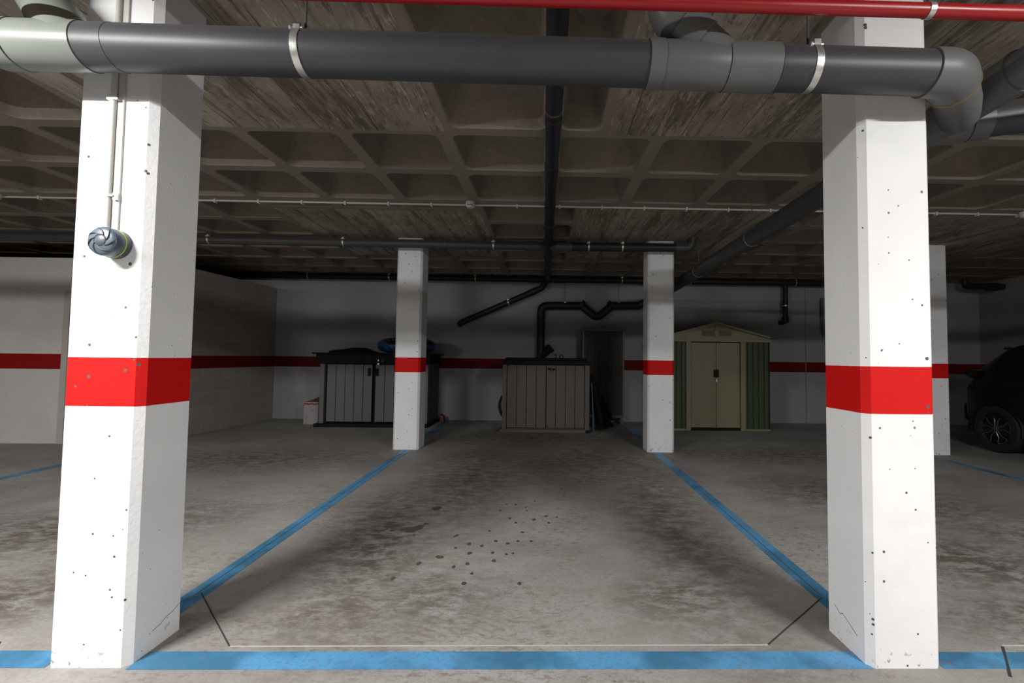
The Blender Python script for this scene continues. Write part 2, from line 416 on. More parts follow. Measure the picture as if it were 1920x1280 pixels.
# the block store room in the back left corner, its walls stop short of the slab
bm = bmesh.new()
vs = [(-5.20,6.28),(-5.075,8.68),(-5.225,8.68),(-5.35,6.28)]
lo = [bm.verts.new((x,y,0)) for x,y in vs]; hi = [bm.verts.new((x,y,2.45)) for x,y in vs]
bm.faces.new(lo[::-1]); bm.faces.new(hi)
for i in range(4): bm.faces.new((lo[i],lo[(i+1)%4],hi[(i+1)%4],hi[i]))
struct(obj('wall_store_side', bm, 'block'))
bm = bmesh.new()
for b in ((XL,-6.33,0,2.45), (-5.42,-5.20,0,2.45), (-6.33,-5.42,1.99,2.45)): box(bm, b[0], b[1], 6.13, 6.28, b[2], b[3])
struct(obj('wall_store_front', bm, 'sidewall'))
d = struct(obj('door_1', bxo(-6.27,-5.48,6.17,6.21,.01,1.93), 'trim'))
bm = bmesh.new(); box(bm,-6.345,-6.27,6.10,6.20,0,1.99,.004); box(bm,-5.48,-5.41,6.10,6.20,0,1.99,.004); box(bm,-6.27,-5.48,6.10,6.20,1.925,1.99,.004)
obj('door_frame', bm, 'trim', d)
bm = bmesh.new(); sweep(bm, [(-6.22,6.17,1.0),(-6.22,6.12,1.0),(-6.10,6.12,1.0)], .009, 10); box(bm,-6.24,-6.20,6.163,6.17,.93,1.07)
obj('door_handle', bm, 'metal', d)

# vertical sealant joint on the back wall and the stencilled bay number
obj('sealant_joint', bxo(5.035,5.05,YB-.004,YB,0,CEIL), 'rust', wb)
cu = bpy.data.curves.new('bay_number', 'FONT'); cu.body = '30'; cu.size = .20; cu.extrude = .001; cu.space_character = 1.15
to = bpy.data.objects.new('bay_number', cu); C.objects.link(to)
dg = bpy.context.evaluated_depsgraph_get(); me = bpy.data.meshes.new_from_object(to.evaluated_get(dg)); bpy.data.objects.remove(to)
bm = bmesh.new(); bm.from_mesh(me)
bmesh.ops.transform(bm, verts=bm.verts, matrix=Matrix.Translation((.165, YB-.003, 1.128)) @ Matrix.Rotation(PI/2, 4, 'X'))
obj('bay_number', bm, 'digits', wb, label='black stencilled number 30')

# ceiling: waffle slab with solid board-marked heads round the columns
XS = [-9.5]+[-8.60+.72*i for i in range(0,0)]
XS = [-9.5,-8.57,-7.85,-7.13,-6.41,-5.69,-4.97,-4.25,-3.57,-2.86,-2.145,-1.42,-.715,.045,.785,1.52,2.25,2.97,3.70,4.42,5.14,5.86,6.58,7.30,8.02,8.47]
YS = [-5.5,-4.7,-4.0,-3.3,-2.6,-1.9,-1.2,-.5,.2,.9,1.62,2.36,3.07,3.76,4.49,5.18,5.88,6.58,7.28,7.98,8.45,8.68]
SOLID = [(-2.90,-.70,.9,3.07),(.42,2.52,.9,3.07),(-2.90,-.70,4.78,6.95),(.36,2.50,4.53,6.95),(4.1,6.2,4.53,6.95),(4.1,6.2,.9,3.07),(-6.6,-4.3,.9,3.07),
         (XL,XR,8.45,8.68)]
bm = bmesh.new()
XX = sorted(set(XS+[s[0] for s in SOLID]+[s[1] for s in SOLID])); YY = sorted(set(YS+[s[2] for s in SOLID]+[s[3] for s in SOLID]))
def solid(x, y): return any(a < x < b and c < y < d for a, b, c, d in SOLID)
def flat(x0, x1, y0, y1, mi):
    f = bm.faces.new([bm.verts.new((x,y,CEIL)) for x,y in ((x0,y0),(x0,y1),(x1,y1),(x1,y0))]); f.material_index = mi
for i in range(len(XX)-1):
    for j in range(len(YY)-1):
        if solid((XX[i]+XX[i+1])/2, (YY[j]+YY[j+1])/2): flat(XX[i], XX[i+1], YY[j], YY[j+1], 1)
def rrect(x0, x1, y0, y1, r, z, n=4):
    r = min(r, (x1-x0)/2-.005, (y1-y0)/2-.005)
    out = []
    for cx, cy, a0 in ((x1-r,y1-r,0),(x0+r,y1-r,PI/2),(x0+r,y0+r,PI),(x1-r,y0+r,1.5*PI)):
        for k in range(n+1):
            a = a0+PI/2*k/n; out.append(bm.verts.new((cx+r*math.cos(a), cy+r*math.sin(a), z)))
    return out
def pan(x0, x1, y0, y1, w=.048):
    if x1-x0 < .24 or y1-y0 < .2: flat(x0, x1, y0, y1, 0); return
    n = 4; r = min(.062, (x1-x0)/2-w-.02, (y1-y0)/2-w-.02)
    a0, a1, b0, b1 = x0+w, x1-w, y0+w, y1-w
    ins = min(.09, (a1-a0)*.25, (b1-b0)*.25)
    rings = [rrect(a0,a1,b0,b1,r,CEIL,n), rrect(a0+.012,a1-.012,b0+.012,b1-.012,r,CEIL+.016,n),
             rrect(a0+ins*.75,a1-ins*.75,b0+ins*.75,b1-ins*.75,r*.85,CEIL+.21,n), rrect(a0+ins+.03,a1-ins-.03,b0+ins+.03,b1-ins-.03,r*.6,CEIL+.255,n)]
    cor = [bm.verts.new((x,y,CEIL)) for x,y in ((x1,y1),(x0,y1),(x0,y0),(x1,y0))]
    o = rings[0]; m = n+1
    for q in range(4):
        for k in range(n): bm.faces.new((cor[q], o[q*m+k], o[q*m+k+1]))
        bm.faces.new((cor[q], o[q*m+n], o[((q+1)%4)*m], cor[(q+1)%4]))
    L = len(o)
    for u, v in zip(rings, rings[1:]):
        for k in range(L): bm.faces.new((u[k], u[(k+1)%L], v[(k+1)%L], v[k]))
    bm.faces.new(rings[-1])
for i in range(len(XS)-1):
    for j in range(len(YS)-1):
        x0, x1, y0, y1 = XS[i], XS[i+1], YS[j], YS[j+1]
        cell = [(x0, x1, y0, y1)]
        for (a, b, c, d) in SOLID:        # keep only the part of the cell outside the solid heads
            new = []
            for (p0, p1, q0, q1) in cell:
                if p1 <= a or p0 >= b or q1 <= c or q0 >= d: new.append((p0,p1,q0,q1)); continue
                if p0 < a: new.append((p0,a,q0,q1))
                if p1 > b: new.append((b,p1,q0,q1))
                m0, m1 = max(p0,a), min(p1,b)
                if q0 < c: new.append((m0,m1,q0,c))
                if q1 > d: new.append((m0,m1,d,q1))
            cell = new
        for c_ in cell: pan(*c_)
# closed top so that no light leaks
f = bm.faces.new([bm.verts.new((x,y,CEIL+.32)) for x,y in ((XL-.2,Y0-.2),(XR+.2,Y0-.2),(XR+.2,YB+.2),(XL-.2,YB+.2))])
me = bpy.data.meshes.new('ceiling')
bmesh.ops.remove_doubles(bm, verts=bm.verts, dist=1e-5)
for f in bm.faces: f.normal_update()
bm.to_mesh(me); bm.free(); me.materials.append(M['coffer']); me.materials.append(M['boards'])
ce = bpy.data.objects.new('ceiling', me); C.objects.link(ce); struct(ce)
for p in me.polygons: p.use_smooth = True
me.set_sharp_from_angle(angle=math.radians(35))

# ------------------------------------------------------------------ columns
def column(label, x0, x1, y0, y1, ch=.025, mat='column'):
    bm = bmesh.new(); n = 1; rings = []
    for i in range(n+1):
        z = CEIL*i/n
        pts = [(x0+ch,y0),(x1-ch,y0),(x1,y0+ch),(x1,y1-ch),(x1-ch,y1),(x0+ch,y1),(x0,y1-ch),(x0,y0+ch)]
        rings.append([bm.verts.new((x, y, z)) for x, y in pts])
    for a, b in zip(rings, rings[1:]):
        for j in range(8): bm.faces.new((a[j], a[(j+1)%8], b[(j+1)%8], b[j]))
    bm.faces.new(rings[0][::-1]); bm.faces.new(rings[-1])
    return tag(obj('concrete_column', bm, mat), label, 'column', 'white concrete columns with a red band')
c1 = column('near left white concrete column with the blue-grey beacon mounted on it', -1.885, -1.572, 1.815, 2.085)
c2 = column('near right white concrete column under the pipe elbow, with a red band', 1.288, 1.585, 1.808, 2.085)
column('slim far white column in front of the grey storage box', -1.93, -1.60, 5.92, 6.24)
column('slim far white column standing at the left side of the green shed', 1.345, 1.69, 5.87, 6.17)
column('half-hidden white column seen just right of the near right column', 4.96, 5.30, 5.85, 6.15)

def crack(parent, x, pts):
    bm = bmesh.new()
    for (a, b) in zip(pts, pts[1:]): sweep(bm, [(x, *a), (x, *b)], .0012, 5)
    obj('hairline_crack', bm, 'darkline', parent)
crack(c1, -1.572, [(1.92,.075),(1.96,.082),(1.985,.095),(2.02,.10),(2.055,.115)])
crack(c2, 1.288, [(2.02,.135),(1.98,.115),(1.965,.125),(1.91,.10),(1.875,.085)])

# ------------------------------------------------------------------ pipes
def hanger(root, c, axis, r, w=.026, rod=True, mat='galv', rmat='rod', bolt=True, zt=CEIL):
    d = Vector(axis).normalized(); c = Vector(c)
    s = obj('pipe_strap', sleeve(c, d, w, r+.003), mat, root, 40)
    if bolt:
        side = d.cross(Vector((0,0,1))).normalized()
        if side.y > 0: side = -side
        q = c + side*(r*.72) + Vector((0,0,r*.72))
        b = bmesh.new(); sweep(b, [q-d*.022, q+d*.022], .005, 10); sweep(b, [q-d*.026,q-d*.018], .010, 6); box(b, q.x-.012,q.x+.012,q.y-.006,q.y+.006,q.z-.004,q.z+.018)
        obj('strap_bolt', b, 'galv', s)
    if rod: obj('hanger_rod', swo([c+Vector((0,0,r)), (c.x, c.y, zt)], .0045, 8), rmat, s)
    return s

# 1. the main drain crossing above the bay
r = .080
def mz(x): return 2.322 - (x+1.4)*.0075
def mp(x): return Vector((x, 1.665, mz(x)))
root = thing('drain_pipe', 'thick grey drain pipe crossing in front of both near columns', 'pipe', mp(0))
obj('pipe_section', swo([mp(-1.72), mp(.38)], r, 40), 'pvc', root, 40)
obj('pipe_section', swo([mp(.86), mp(1.44)], r, 40), 'pvc', root, 40)
obj('pipe_section', swo([mp(-3.2), mp(-1.99)], r, 40), 'pvc', root, 40)
obj('pipe_coupling', sleeve(mp(-1.635), (1,0,-.0075), .11, r+.0015, 40, .002), 'pvc', root, 40)
bm = bmesh.new()      # grey wye with a branch rising to the slab
sweep(bm, [mp(.375), mp(.43)], r+.0065, 40); sweep(bm, [mp(.43), mp(.435), mp(.66), mp(.665)], [r+.003,r+.0045,r+.0045,r+.003], 40); sweep(bm, [mp(.667), mp(.855)], r+.0065, 40)
W = obj('wye_fitting', bm, 'pvc_fit', root, 40)
b0 = mp(.68); b1 = b0+Vector((-.17,.0,.15)); b2 = b0+Vector((-.255,.02,.235))
bm = bmesh.new(); sweep(bm, fillet([b0, b1, b0+Vector((-.22,.0,.20)), b0+Vector((-.235,0,.46))], .09), r*.98, 32)
obj('branch_elbow', bm, 'pvc_fit', W, 40)
obj('branch_socket', sleeve(b0+Vector((-.135,0,.12)), (-1,0,.9), .10, r+.006, 36, .002), 'pvc_fit', W, 40)
bm = bmesh.new()      # pale green wye on the left
sweep(bm, [mp(-2.01), mp(-1.935)], r+.0075, 40); sweep(bm, [mp(-1.93), mp(-1.69)], r+.005, 40)
W = obj('wye_fitting', bm, 'pvc_green', root, 40, label='pale greenish wye fitting')
g0 = mp(-1.74)
obj('branch_socket', swo([g0, g0+Vector((-.13,.035,.15))], r+.004, 36), 'pvc_green', W, 40)
obj('branch_elbow', swo(fillet([g0+Vector((-.11,.03,.13)), g0+Vector((-.20,.06,.23)), g0+Vector((-.21,.06,.42))], .09), r*1.03, 36), 'pvc_green', W, 40)
# elbow and socket at the right-hand end
e0 = mp(1.44); e1 = mp(1.535); e2 = Vector((1.70, 1.815, 2.29))
obj('elbow_fitting', swo(fillet([e0, e1, e1+(e2-e1).normalized()*.085], .14, 12), r+.0065, 40), 'pvc_fit', root, 40, label='mid-grey end elbow')
ed = (e2-e1).normalized()
obj('elbow_ring', sleeve(e1+ed*.085, ed, .008, r+.0085, 40), 'glue', root, 40)
obj('elbow_socket', swo([e1+ed*.08, e1+ed*.25, (1.90,2.02,2.34)], r-.001, 40), 'pvc_fit', root, 40)
for x in (-.905, .99): hanger(root, mp(x), (1,0,0), r)

# 2. red fire main
def rp(x): return Vector((x, 1.50, 2.418-.0035*(x-.1)))
root = thing('fire_main_pipe', 'thin glossy red pipe along the top edge above the grey drain', 'pipe', rp(0))
obj('pipe_section', swo([rp(-9.4), rp(8.4)], .0235, 28), 'redpipe', root, 40)
hanger(root, rp(1.315), (1,0,0), .0235, .02, bolt=False); hanger(root, rp(-1.25), (1,0,0), .0235, .02, bolt=False)

# 3. black drain running back along the middle of the ceiling
def lp(y): return Vector((.041, y, 2.665-.001*y))
root = thing('ceiling_drain_pipe', 'long black drain pipe running straight back under the middle of the ceiling', 'pipe', lp(5))
obj('pipe_section', swo([lp(-.5), lp(8.42)], .050, 28), 'pvc_black', root, 40)
for y in (2.75, 3.42, 4.35, 5.15): obj('pipe_coupling', sleeve(lp(y), (0,1,0), .09, .0535, 28, .002), 'pvc_black', root, 40)
for y in (2.62, 4.9, 7.3): hanger(root, lp(y), (0,1,0), .050, .014, bolt=False, mat='rod')
obj('tee_fitting', sleeve(lp(5.86), (0,1,0), .30, .062, 28, .004), 'pvc_black', root, 40)
# 4. wall end of it, dropping left
a = Vector((.041,8.42,2.64)); b = Vector((-.05,8.52,2.51)); c = Vector((-1.56,8.55,1.835)); dd = Vector((-1.60,8.675,1.815))
root = thing('sloping_waste_pipe', 'black pipe sloping down to the left on the back wall', 'pipe', c)
obj('pipe_section', swo(fillet([a,b,c,dd], .09), .058, 28), 'pvc_black', root, 40)
dr = (c-b).normalized()
hanger(root, lerp(b,c,.42), dr, .058, .018, rod=False); obj('pipe_coupling', sleeve(lerp(b,c,.12), dr, .16, .064, 28, .003), 'pvc_black', root, 40)

# 5. the two pipes meeting it from the sides
def pl(x): return Vector((x, 5.76, 2.625-.004*(x+1.8)))
root = thing('cross_drain_pipe', 'dark grey pipe crossing left of centre, over the far left column', 'pipe', pl(-2))
obj('pipe_section', swo([pl(-9.3), pl(-.22)], .054, 28), 'pvc', root, 40)
obj('end_fitting', swo(fillet([pl(-.26), pl(-.10), (-.012,5.82,2.635)], .05), .060, 28), 'pvc', root, 40)
for x in (-4.23, -2.55, -.66): hanger(root, pl(x), (1,0,0), .054, .018, zt=CEIL)
for x in (-5.9, -1.3): obj('pipe_coupling', sleeve(pl(x), (1,0,0), .12, .058, 28, .002), 'pvc', root, 40)
def pr(x): return Vector((x, 5.73, 2.612+.004*x))
root = thing('cross_drain_pipe', 'black pipe crossing right of centre, over the far right column', 'pipe', pr(1))
obj('pipe_section', swo([pr(.30), pr(1.72)], .056, 28), 'pvc_black', root, 40)
obj('end_fitting', swo(fillet([pr(.34), pr(.17), (.095,5.80,2.635)], .05), .062, 28), 'pvc', root, 40)
obj('elbow_fitting', swo(fillet([pr(1.66), pr(1.86), (1.88,5.72,2.80)], .08), .058, 28), 'pvc', root, 40)
for x in (.55, .98): hanger(root, pr(x), (1,0,0), .056, .016)

# 6. pipe along the top of the back wall
def wp(x): return Vector((x, 8.50, 2.668))
root = thing('perimeter_pipe', 'black pipe running along the top of the back wall', 'pipe', wp(0))
obj('pipe_section', swo([wp(-9.3), wp(5.9)], .060, 24), 'pvc_black', root, 40)
for x in (-4.72, -.22, .27, 1.9): obj('pipe_coupling', sleeve(wp(x), (1,0,0), .22, .068, 24, .003), 'pvc_black', root, 40)
for x in (-4.4,-2.9,-1.3,1.45,2.75,4.75): hanger(root, wp(x), (1,0,0), .060, .018)

# 7. pipe with the V-shaped trap
y = 8.55
P7 = [(-.065,y,.30),(-.065,y,2.175),(.70,y,2.185),(.985,y,1.955),(1.265,y,2.19),(1.78,y,2.20),(1.97,8.45,2.30)]
root = thing('trap_pipe', 'black pipe rising on the back wall with a V-shaped trap', 'pipe', (-.065,y,.30))
obj('pipe_section', swo(fillet(P7, .11), .076, 28), 'pvc_black', root, 40)
obj('trap_collar', sleeve((.70,y,2.20), (1,0,-.75), 0.07, .090, 28, .004), 'pvc_black', root, 40)
obj('trap_collar', sleeve((1.255,y,2.20), (1,0,.8), 0.07, .090, 28, .004), 'pvc_black', root, 40)
obj('pipe_coupling', sleeve((1.66,y,2.20), (1,0,0), .22, .075, 28, .003), 'pvc_black', root, 40)
hanger(root, (.385,y,2.181), (1,0,0), .068, .016); hanger(root, (1.40,y,2.20), (1,0,0), .068, .016)
hanger(root, (-.065,y,1.70), (0,.0001,1), .068, .018, rod=False, bolt=False)
obj('wye_branch', swo([(-.065,y,1.22),(.10,8.50,1.36)], .075, 28), 'pvc_black', root, 40)
obj('cleaning_cap', sleeve((.115,8.495,1.372), (.165,-.05,.14), .05, .088, 28, .006), 'pvc_black', root, 40)

# 8. short drop pipe right of the shed
root = thing('drop_pipe', 'short black pipe dropping from the ceiling above the green shed', 'pipe', (4.565,8.52,1.9))
obj('pipe_section', swo(fillet([(4.575,8.52,2.66),(4.565,8.52,1.93),(4.555,8.68,1.92)], .06), .046, 24), 'pvc_black', root, 40)
obj('end_elbow', swo([(4.564,8.52,2.02),(4.563,8.52,1.91)], .060, 24), 'pvc_black', root, 40)
hanger(root, (4.567,8.52,2.235), (0,.0001,1), .046, .018, rod=False, bolt=False)
# 9. pale grey pipe at the back, mostly behind the near right column
root = thing('grey_wall_pipe', 'grey pipe on the back wall, half hidden by the near right column', 'pipe', (5.35,8.58,1.7))
obj('pipe_section', swo(fillet([(5.35,8.60,2.40),(5.35,8.60,1.72),(5.9,8.60,1.72)], .10), .045, 24), 'greyplank', root, 40)

# 10. long falling drain on the right
A = Vector((1.965,2.02,2.405)); B = Vector((1.972,8.45,2.275))
root = thing('falling_drain_pipe', 'thick dark drain running diagonally back behind the near right column', 'pipe', lerp(A,B,.5))
def dp(y): return lerp(A, B, (y-A.y)/(B.y-A.y))
obj('pipe_section', swo([dp(2.30), dp(8.45)], .080, 36), 'pvc', root, 40)
bm = bmesh.new(); sweep(bm, fillet([dp(1.66)+Vector((0,0,.25)), dp(1.66), dp(1.80)], .10), .082, 36); sweep(bm, [dp(1.80), dp(2.42)], .087, 36)
W = obj('wye_fitting', bm, 'pvc_fit', root, 40, label='mid-grey wye fitting by the column')
s0 = dp(2.26); sd = Vector((1,-.36,.02)).normalized()
obj('branch_socket', swo([s0, s0+sd*.24], .088, 36), 'pvc_fit', W, 40)
obj('branch_ring', sleeve(s0+sd*.16, sd, .005, .0895, 36), 'darkline', W, 40)
obj('side_pipe', swo([s0+sd*.22, s0+sd*1.6], .080, 36), 'pvc', root, 40)
obj('socket_ring', sleeve(dp(1.80), dp(2)-dp(1), .012, .091, 36), 'pvc_fit', W, 40)
for y in (4.25, 5.75): hanger(root, dp(y), B-A, .080, .012)

# 11. small pipe in the back right corner
root = thing('corner_pipe', 'short black pipe under the ceiling in the back right corner', 'pipe', (8.2,8.3,2.65))
obj('pipe_section', swo(fillet([(7.82,8.30,2.74),(7.86,8.30,2.62),(8.47,8.20,2.60)], .06), .055, 20), 'pvc_black', root, 40)
obj('end_fitting', sleeve((8.28,8.23,2.605), (1,-.15,0), .16, .075, 20, .004), 'pvc_black', root, 40)

# ------------------------------------------------------------------ ceiling conduit and its boxes
def cq(x): return Vector((x, 4.545, 2.728))
root = thing('ceiling_conduit', 'thin white conduit running across the ceiling from side to side', 'conduit', cq(0))
obj('tube', swo([cq(-9.4), cq(8.4)], .010, 10), 'conduit', root, 40)
x = -8.9
while x < 8.3:
    obj('conduit_clip', bxo(x, x+.018, 4.528, 4.562, 2.705, 2.742), 'conduit', root); x += .43
for lab, x in (('small white ceiling detector on the conduit near the image centre', -.755), ('small white ceiling detector on the conduit at the left edge', -5.395), ('small white ceiling detector on the conduit at the right edge', 4.89)):
    bm = bmesh.new(); lathe(bm, [(0,.0),(.046,0),(.048,-.022),(.040,-.028),(.038,-.045),(.028,-.055),(0,-.056)], (x,4.50,2.74), (0,0,1), 24)
    t = tag(obj('smoke_detector', bm, 'whiteplastic', None, 40), lab, 'detector', 'ceiling detectors on the conduit')
    bm = bmesh.new()
    for k in range(3): box(bm, x-.02+k*.016, x-.011+k*.016, 4.457, 4.461, 2.700, 2.708)
    obj('vent_slot', bm, 'darkline', t)

# ------------------------------------------------------------------ beacon on the near left column
bx, bz = -1.690, 1.625
root = thing('warning_beacon', 'round blue-grey sounder with a swirled cap on the near left column', 'beacon', (bx,1.815,bz))
bm = bmesh.new(); lathe(bm, [(0,0),(.056,0),(.056,.024),(0,.024)], (bx,1.815,bz), (0,-1,0), 48); obj('base', bm, 'beacon', root, 40)
bm = bmesh.new(); lathe(bm, [(.05,.024),(.0572,.024),(.0572,.029),(.05,.029)], (bx,1.815,bz), (0,-1,0), 48); obj('seal_ring', bm, 'lime', root, 40)
bm = bmesh.new(); lathe(bm, [(.05,.029),(.056,.029),(.056,.060),(.0535,.066),(.044,.073),(.024,.075),(.02,.071),(0,.069)], (bx,1.815,bz), (0,-1,0), 48); cap = obj('swirled_cap', bm, 'beacon_lt', root, 40)
bm = bmesh.new()
for k in range(7):
    a0 = 2*PI*k/7; pts = []
    for i in range(9):
        t = i/8; rr = .022+.034*t; a = a0+1.1*t; h = .0755 if rr < .045 else .0755-(rr-.045)*1.1
        pts.append((bx+rr*math.cos(a), 1.815-h, bz+rr*math.sin(a)))
    sweep(bm, pts, [.0008+.0014*math.sin(PI*min(1,.15+i/8)) for i in range(9)], 8)
obj('cap_groove', bm, 'beacon_dk', cap, 40)
bm = bmesh.new(); lathe(bm, [(0,.077),(.016,.077),(.0205,.0745),(.0205,.070)], (bx,1.815,bz), (0,-1,0), 32); obj('cap_hub', bm, 'beacon', cap, 40)
root = thing('beacon_conduit', 'thin white conduit dropping down the near left column to the beacon', 'conduit', (bx,1.80,1.66))
obj('tube', swo([(-1.727,1.803,1.655),(-1.722,1.803,CEIL)], .0105, 14), 'conduit', root, 40)
obj('flat_strip', bxo(-1.713,-1.689,1.807,1.815,1.66,CEIL), 'conduit', root)  # flat pale strip just right of the conduit tube
bm = bmesh.new(); box(bm, -1.742,-1.700,1.790,1.815,1.812,1.820); box(bm,-1.704,-1.690,1.796,1.814,1.800,1.828); obj('conduit_clip', bm, 'galv', root)
bm = bmesh.new(); box(bm, -1.742,-1.700,1.790,1.815,2.20,2.208); obj('conduit_clip', bm, 'galv', root)

# ------------------------------------------------------------------ grey storage box on the left
root = thing('storage_box', 'large grey two-door storage box with black lid, left of centre', 'storage box', (-2.87,8.2,0))
bm = bmesh.new(); box(bm,-3.76,-1.98,7.83,8.55,.05,1.10); obj('carcass', bm, 'black', root)
bm = bmesh.new(); box(bm,-3.83,-1.93,7.70,8.58,.0,.055,.008); obj('base', bm, 'black', root)
for s, (x0, x1) in enumerate(((-3.775,-3.70),(-2.035,-1.96))): obj('corner_post', bxo(x0,x1,7.765,7.85,.055,1.06,bev=.004), 'greyplank', root)
for (x0, x1) in ((-3.785,-3.755),(-1.985,-1.955)):
    bm = bmesh.new(); 
    for i in range(4): box(bm, x0, x1, 7.86+i*.175, 8.03+i*.175, .055, 1.06, .003)
    obj('side_panel', bm, 'greyplank_dk' if x0 > -3 else 'greyplank', root)
def door(x0, x1, hx, n=5, dx=0):
    bm = bmesh.new(); w = (x1-x0)/n
    for i in range(n): box(bm, x0+i*w+.004, x0+(i+1)*w-.004, 7.765, 7.80, .085, 1.045, .004)
    box(bm, x0+.004, x1-.004, 7.778, 7.812, .087, 1.043, mi=1)  # black backing added so the grooves between planks look shaded
    d = obj('door', bm, ['greyplank','black'], root)
    bm = bmesh.new(); box(bm, hx-.024, hx+.024, 7.74, 7.766, .855, .985, .008); box(bm, hx-.012, hx+.012, 7.733, 7.742, .875, .965, .004); obj('handle', bm, 'black', d)
door(-3.655,-2.895,-2.945); door(-2.845,-2.055,-2.815)
bm = bmesh.new(); box(bm,-3.83,-1.93,7.725,7.80,1.055,1.215,.012); box(bm,-3.83,-1.93,7.80,8.58,1.10,1.215,.012); box(bm,-3.885,-1.875,7.69,8.60,1.215,1.242,.008); lid = obj('lid', bm, 'black', root)
bm = bmesh.new(); box(bm,-2.80,-2.765,7.712,7.727,1.045,1.075,.003); box(bm,-2.795,-2.775,7.712,7.727,1.10,1.135,.003); sweep(bm, [(-2.74,7.715,1.11),(-2.69,7.715,1.11)], .004, 8); sweep(bm, [(-2.73,7.715,1.135),(-2.70,7.715,1.145)], .004, 8); obj('padlock', bm, 'metal', lid)

# folded black mat on its lid
bm = bmesh.new(); prof = [(0,.030),(.12,.045),(.3,.060),(.5,.085),(.62,.088),(.70,.070),(.80,.035),(.90,.010)]
rings = []
for x, h in prof:
    X = -3.65+x*.77; rings.append([bm.verts.new(p) for p in ((X,7.80,1.244),(X,7.78,1.244+h*.5),(X,7.82,1.244+h),(X,8.20,1.244+h*1.02),(X,8.30,1.244+h*.6),(X,8.30,1.244))])
for a, b in zip(rings, rings[1:]):
    for j in range(6): bm.faces.new((a[j],a[(j+1)%6],b[(j+1)%6],b[j]))
bm.faces.new(rings[0]); bm.faces.new(rings[-1][::-1])
tag(obj('folded_cover', bm, 'mat_black', None, 50), 'flat black folded cover lying on the lid of the grey storage box', 'cover')
# blue inflatable on the lid
bm = bmesh.new(); N, K = 48, 14; cx, cy, cz = -2.44, 8.13, 1.372
for i in range(N):
    pass
rings = []
for i in range(K+1):
    th = -PI/2+PI*i/K; zz = math.sin(th); rr = abs(math.cos(th))**.45
    z = cz + (.128*zz if zz < 0 else .135*zz)
    ring = []
    for j in range(N):
        a = 2*PI*j/N; k = 1+.012*math.sin(12*a)
        zoff = .022*math.cos(2*a+.6)*max(zz,0)
        ring.append(bm.verts.new((cx+.50*rr*k*math.cos(a), cy+.38*rr*k*math.sin(a), z+zoff)))
    rings.append(ring)
for a, b in zip(rings, rings[1:]):
    for j in range(N): bm.faces.new((a[j],a[(j+1)%N],b[(j+1)%N],b[j]))
t = obj('inflatable_ring', bm, 'bluebag', None, 60); tag(t, 'puffy blue and black inflatable lying on the storage box lid behind the column', 'inflatable')
obj('air_valve', swo([(-2.62,7.86,1.466),(-2.63,7.845,1.492)], .014, 12), 'mat_black', t, 40)

# printed carton on the floor to its left
root = thing('carton', 'small white printed cardboard carton standing left of the grey storage box', 'box', (-3.95,8.15,0))
bm = bmesh.new(); box(bm,-4.14,-3.895,7.99,8.29,0,.385); obj('carton_body', bm, 'carton', root)
bm = bmesh.new()
for q in (((-4.11,7.995,.386),(-3.90,7.995,.386),(-3.90,8.13,.425),(-3.97,8.13,.43),(-4.05,8.13,.40)), ((-4.11,8.28,.386),(-3.90,8.28,.386),(-3.90,8.16,.46),(-3.97,8.16,.455),(-4.09,8.17,.40))):
    a = [bm.verts.new(p) for p in q]; b = [bm.verts.new((p[0],p[1],p[2]+.004)) for p in q]
    bm.faces.new(a); bm.faces.new(b[::-1])
    for i in range(5): bm.faces.new((a[i],a[(i+1)%5],b[(i+1)%5],b[i]))
obj('carton_flap', bm, 'cardin', root)
# small red thing peeking behind the box
bm = bmesh.new(); box(bm,-1.865,-1.79,8.30,8.45,0,.13,.02)
for v in bm.verts:
    if v.co.z > .08: v.co.x -= .02; v.co.y += .03
t = tag(obj('red_canister', bm, 'redcloth', None, 40), 'small red plastic item on the floor at the right end of the grey box', 'canister')
obj('canister_cap', swo([(-1.855,8.40,.128),(-1.855,8.40,.15)], .018, 14), 'black', t, 40)

# ------------------------------------------------------------------ taupe storage box in the middle
root = thing('storage_box', 'taupe plank-front storage box with black lid in the middle of the back wall', 'storage box', (.045,7.7,0))
obj('carcass', bxo(-.655,.735,7.40,8.05,.03,1.08), 'beigeplank', root)
obj('base', bxo(-.69,.755,7.325,8.08,0,.05,bev=.006), 'beigeplank', root)
obj('corner_post', bxo(-.66,-.595,7.335,7.42,.05,1.08,bev=.006), 'beigeplank', root)
obj('corner_post', bxo(.665,.74,7.335,7.42,.05,1.08,bev=.006), 'beigeplank', root)
def bdoor(x0, x1, n):
    bm = bmesh.new(); w = (x1-x0)/n
    for i in range(n): box(bm, x0+i*w+.0038, x0+(i+1)*w-.0038, 7.348, 7.39, .075, 1.075, .004)
    box(bm, x0+.003, x1-.003, 7.358, 7.398, .077, 1.073, mi=1)  # black sheet behind the planks, added to deepen the groove shade
    return obj('door', bm, ['beigeplank','black'], root)
d1 = bdoor(-.59, .038, 4); d2 = bdoor(.044, .66, 4)
for x in (-.565,.655):
    bm = bmesh.new()
    for k in range(4):
        a = PI/4+k*PI/2; c = Vector((x, 7.346, 1.035)); sweep(bm, [c+Vector((math.cos(a-PI/4)*.03,0,math.sin(a-PI/4)*.03)), c+Vector((math.cos(a+PI/4)*.03,0,math.sin(a+PI/4)*.03))], .0025, 6)
    obj('corner_emblem', bm, 'black', d1 if x < 0 else d2)
bm = bmesh.new(); box(bm,.06,.115,7.328,7.35,1.005,1.03,.004); sweep(bm, [(.13+.02*math.cos(a),7.335,1.0+.02*math.sin(a)) for a in [2*PI*i/16 for i in range(17)]], .005, 8, False); box(bm,.145,.18,7.33,7.35,1.0,1.025,.004); obj('padlock', bm, 'black', d2)
obj('keyhole', bxo(.055,.075,7.342,7.349,.085,.115), 'darkline', d2)
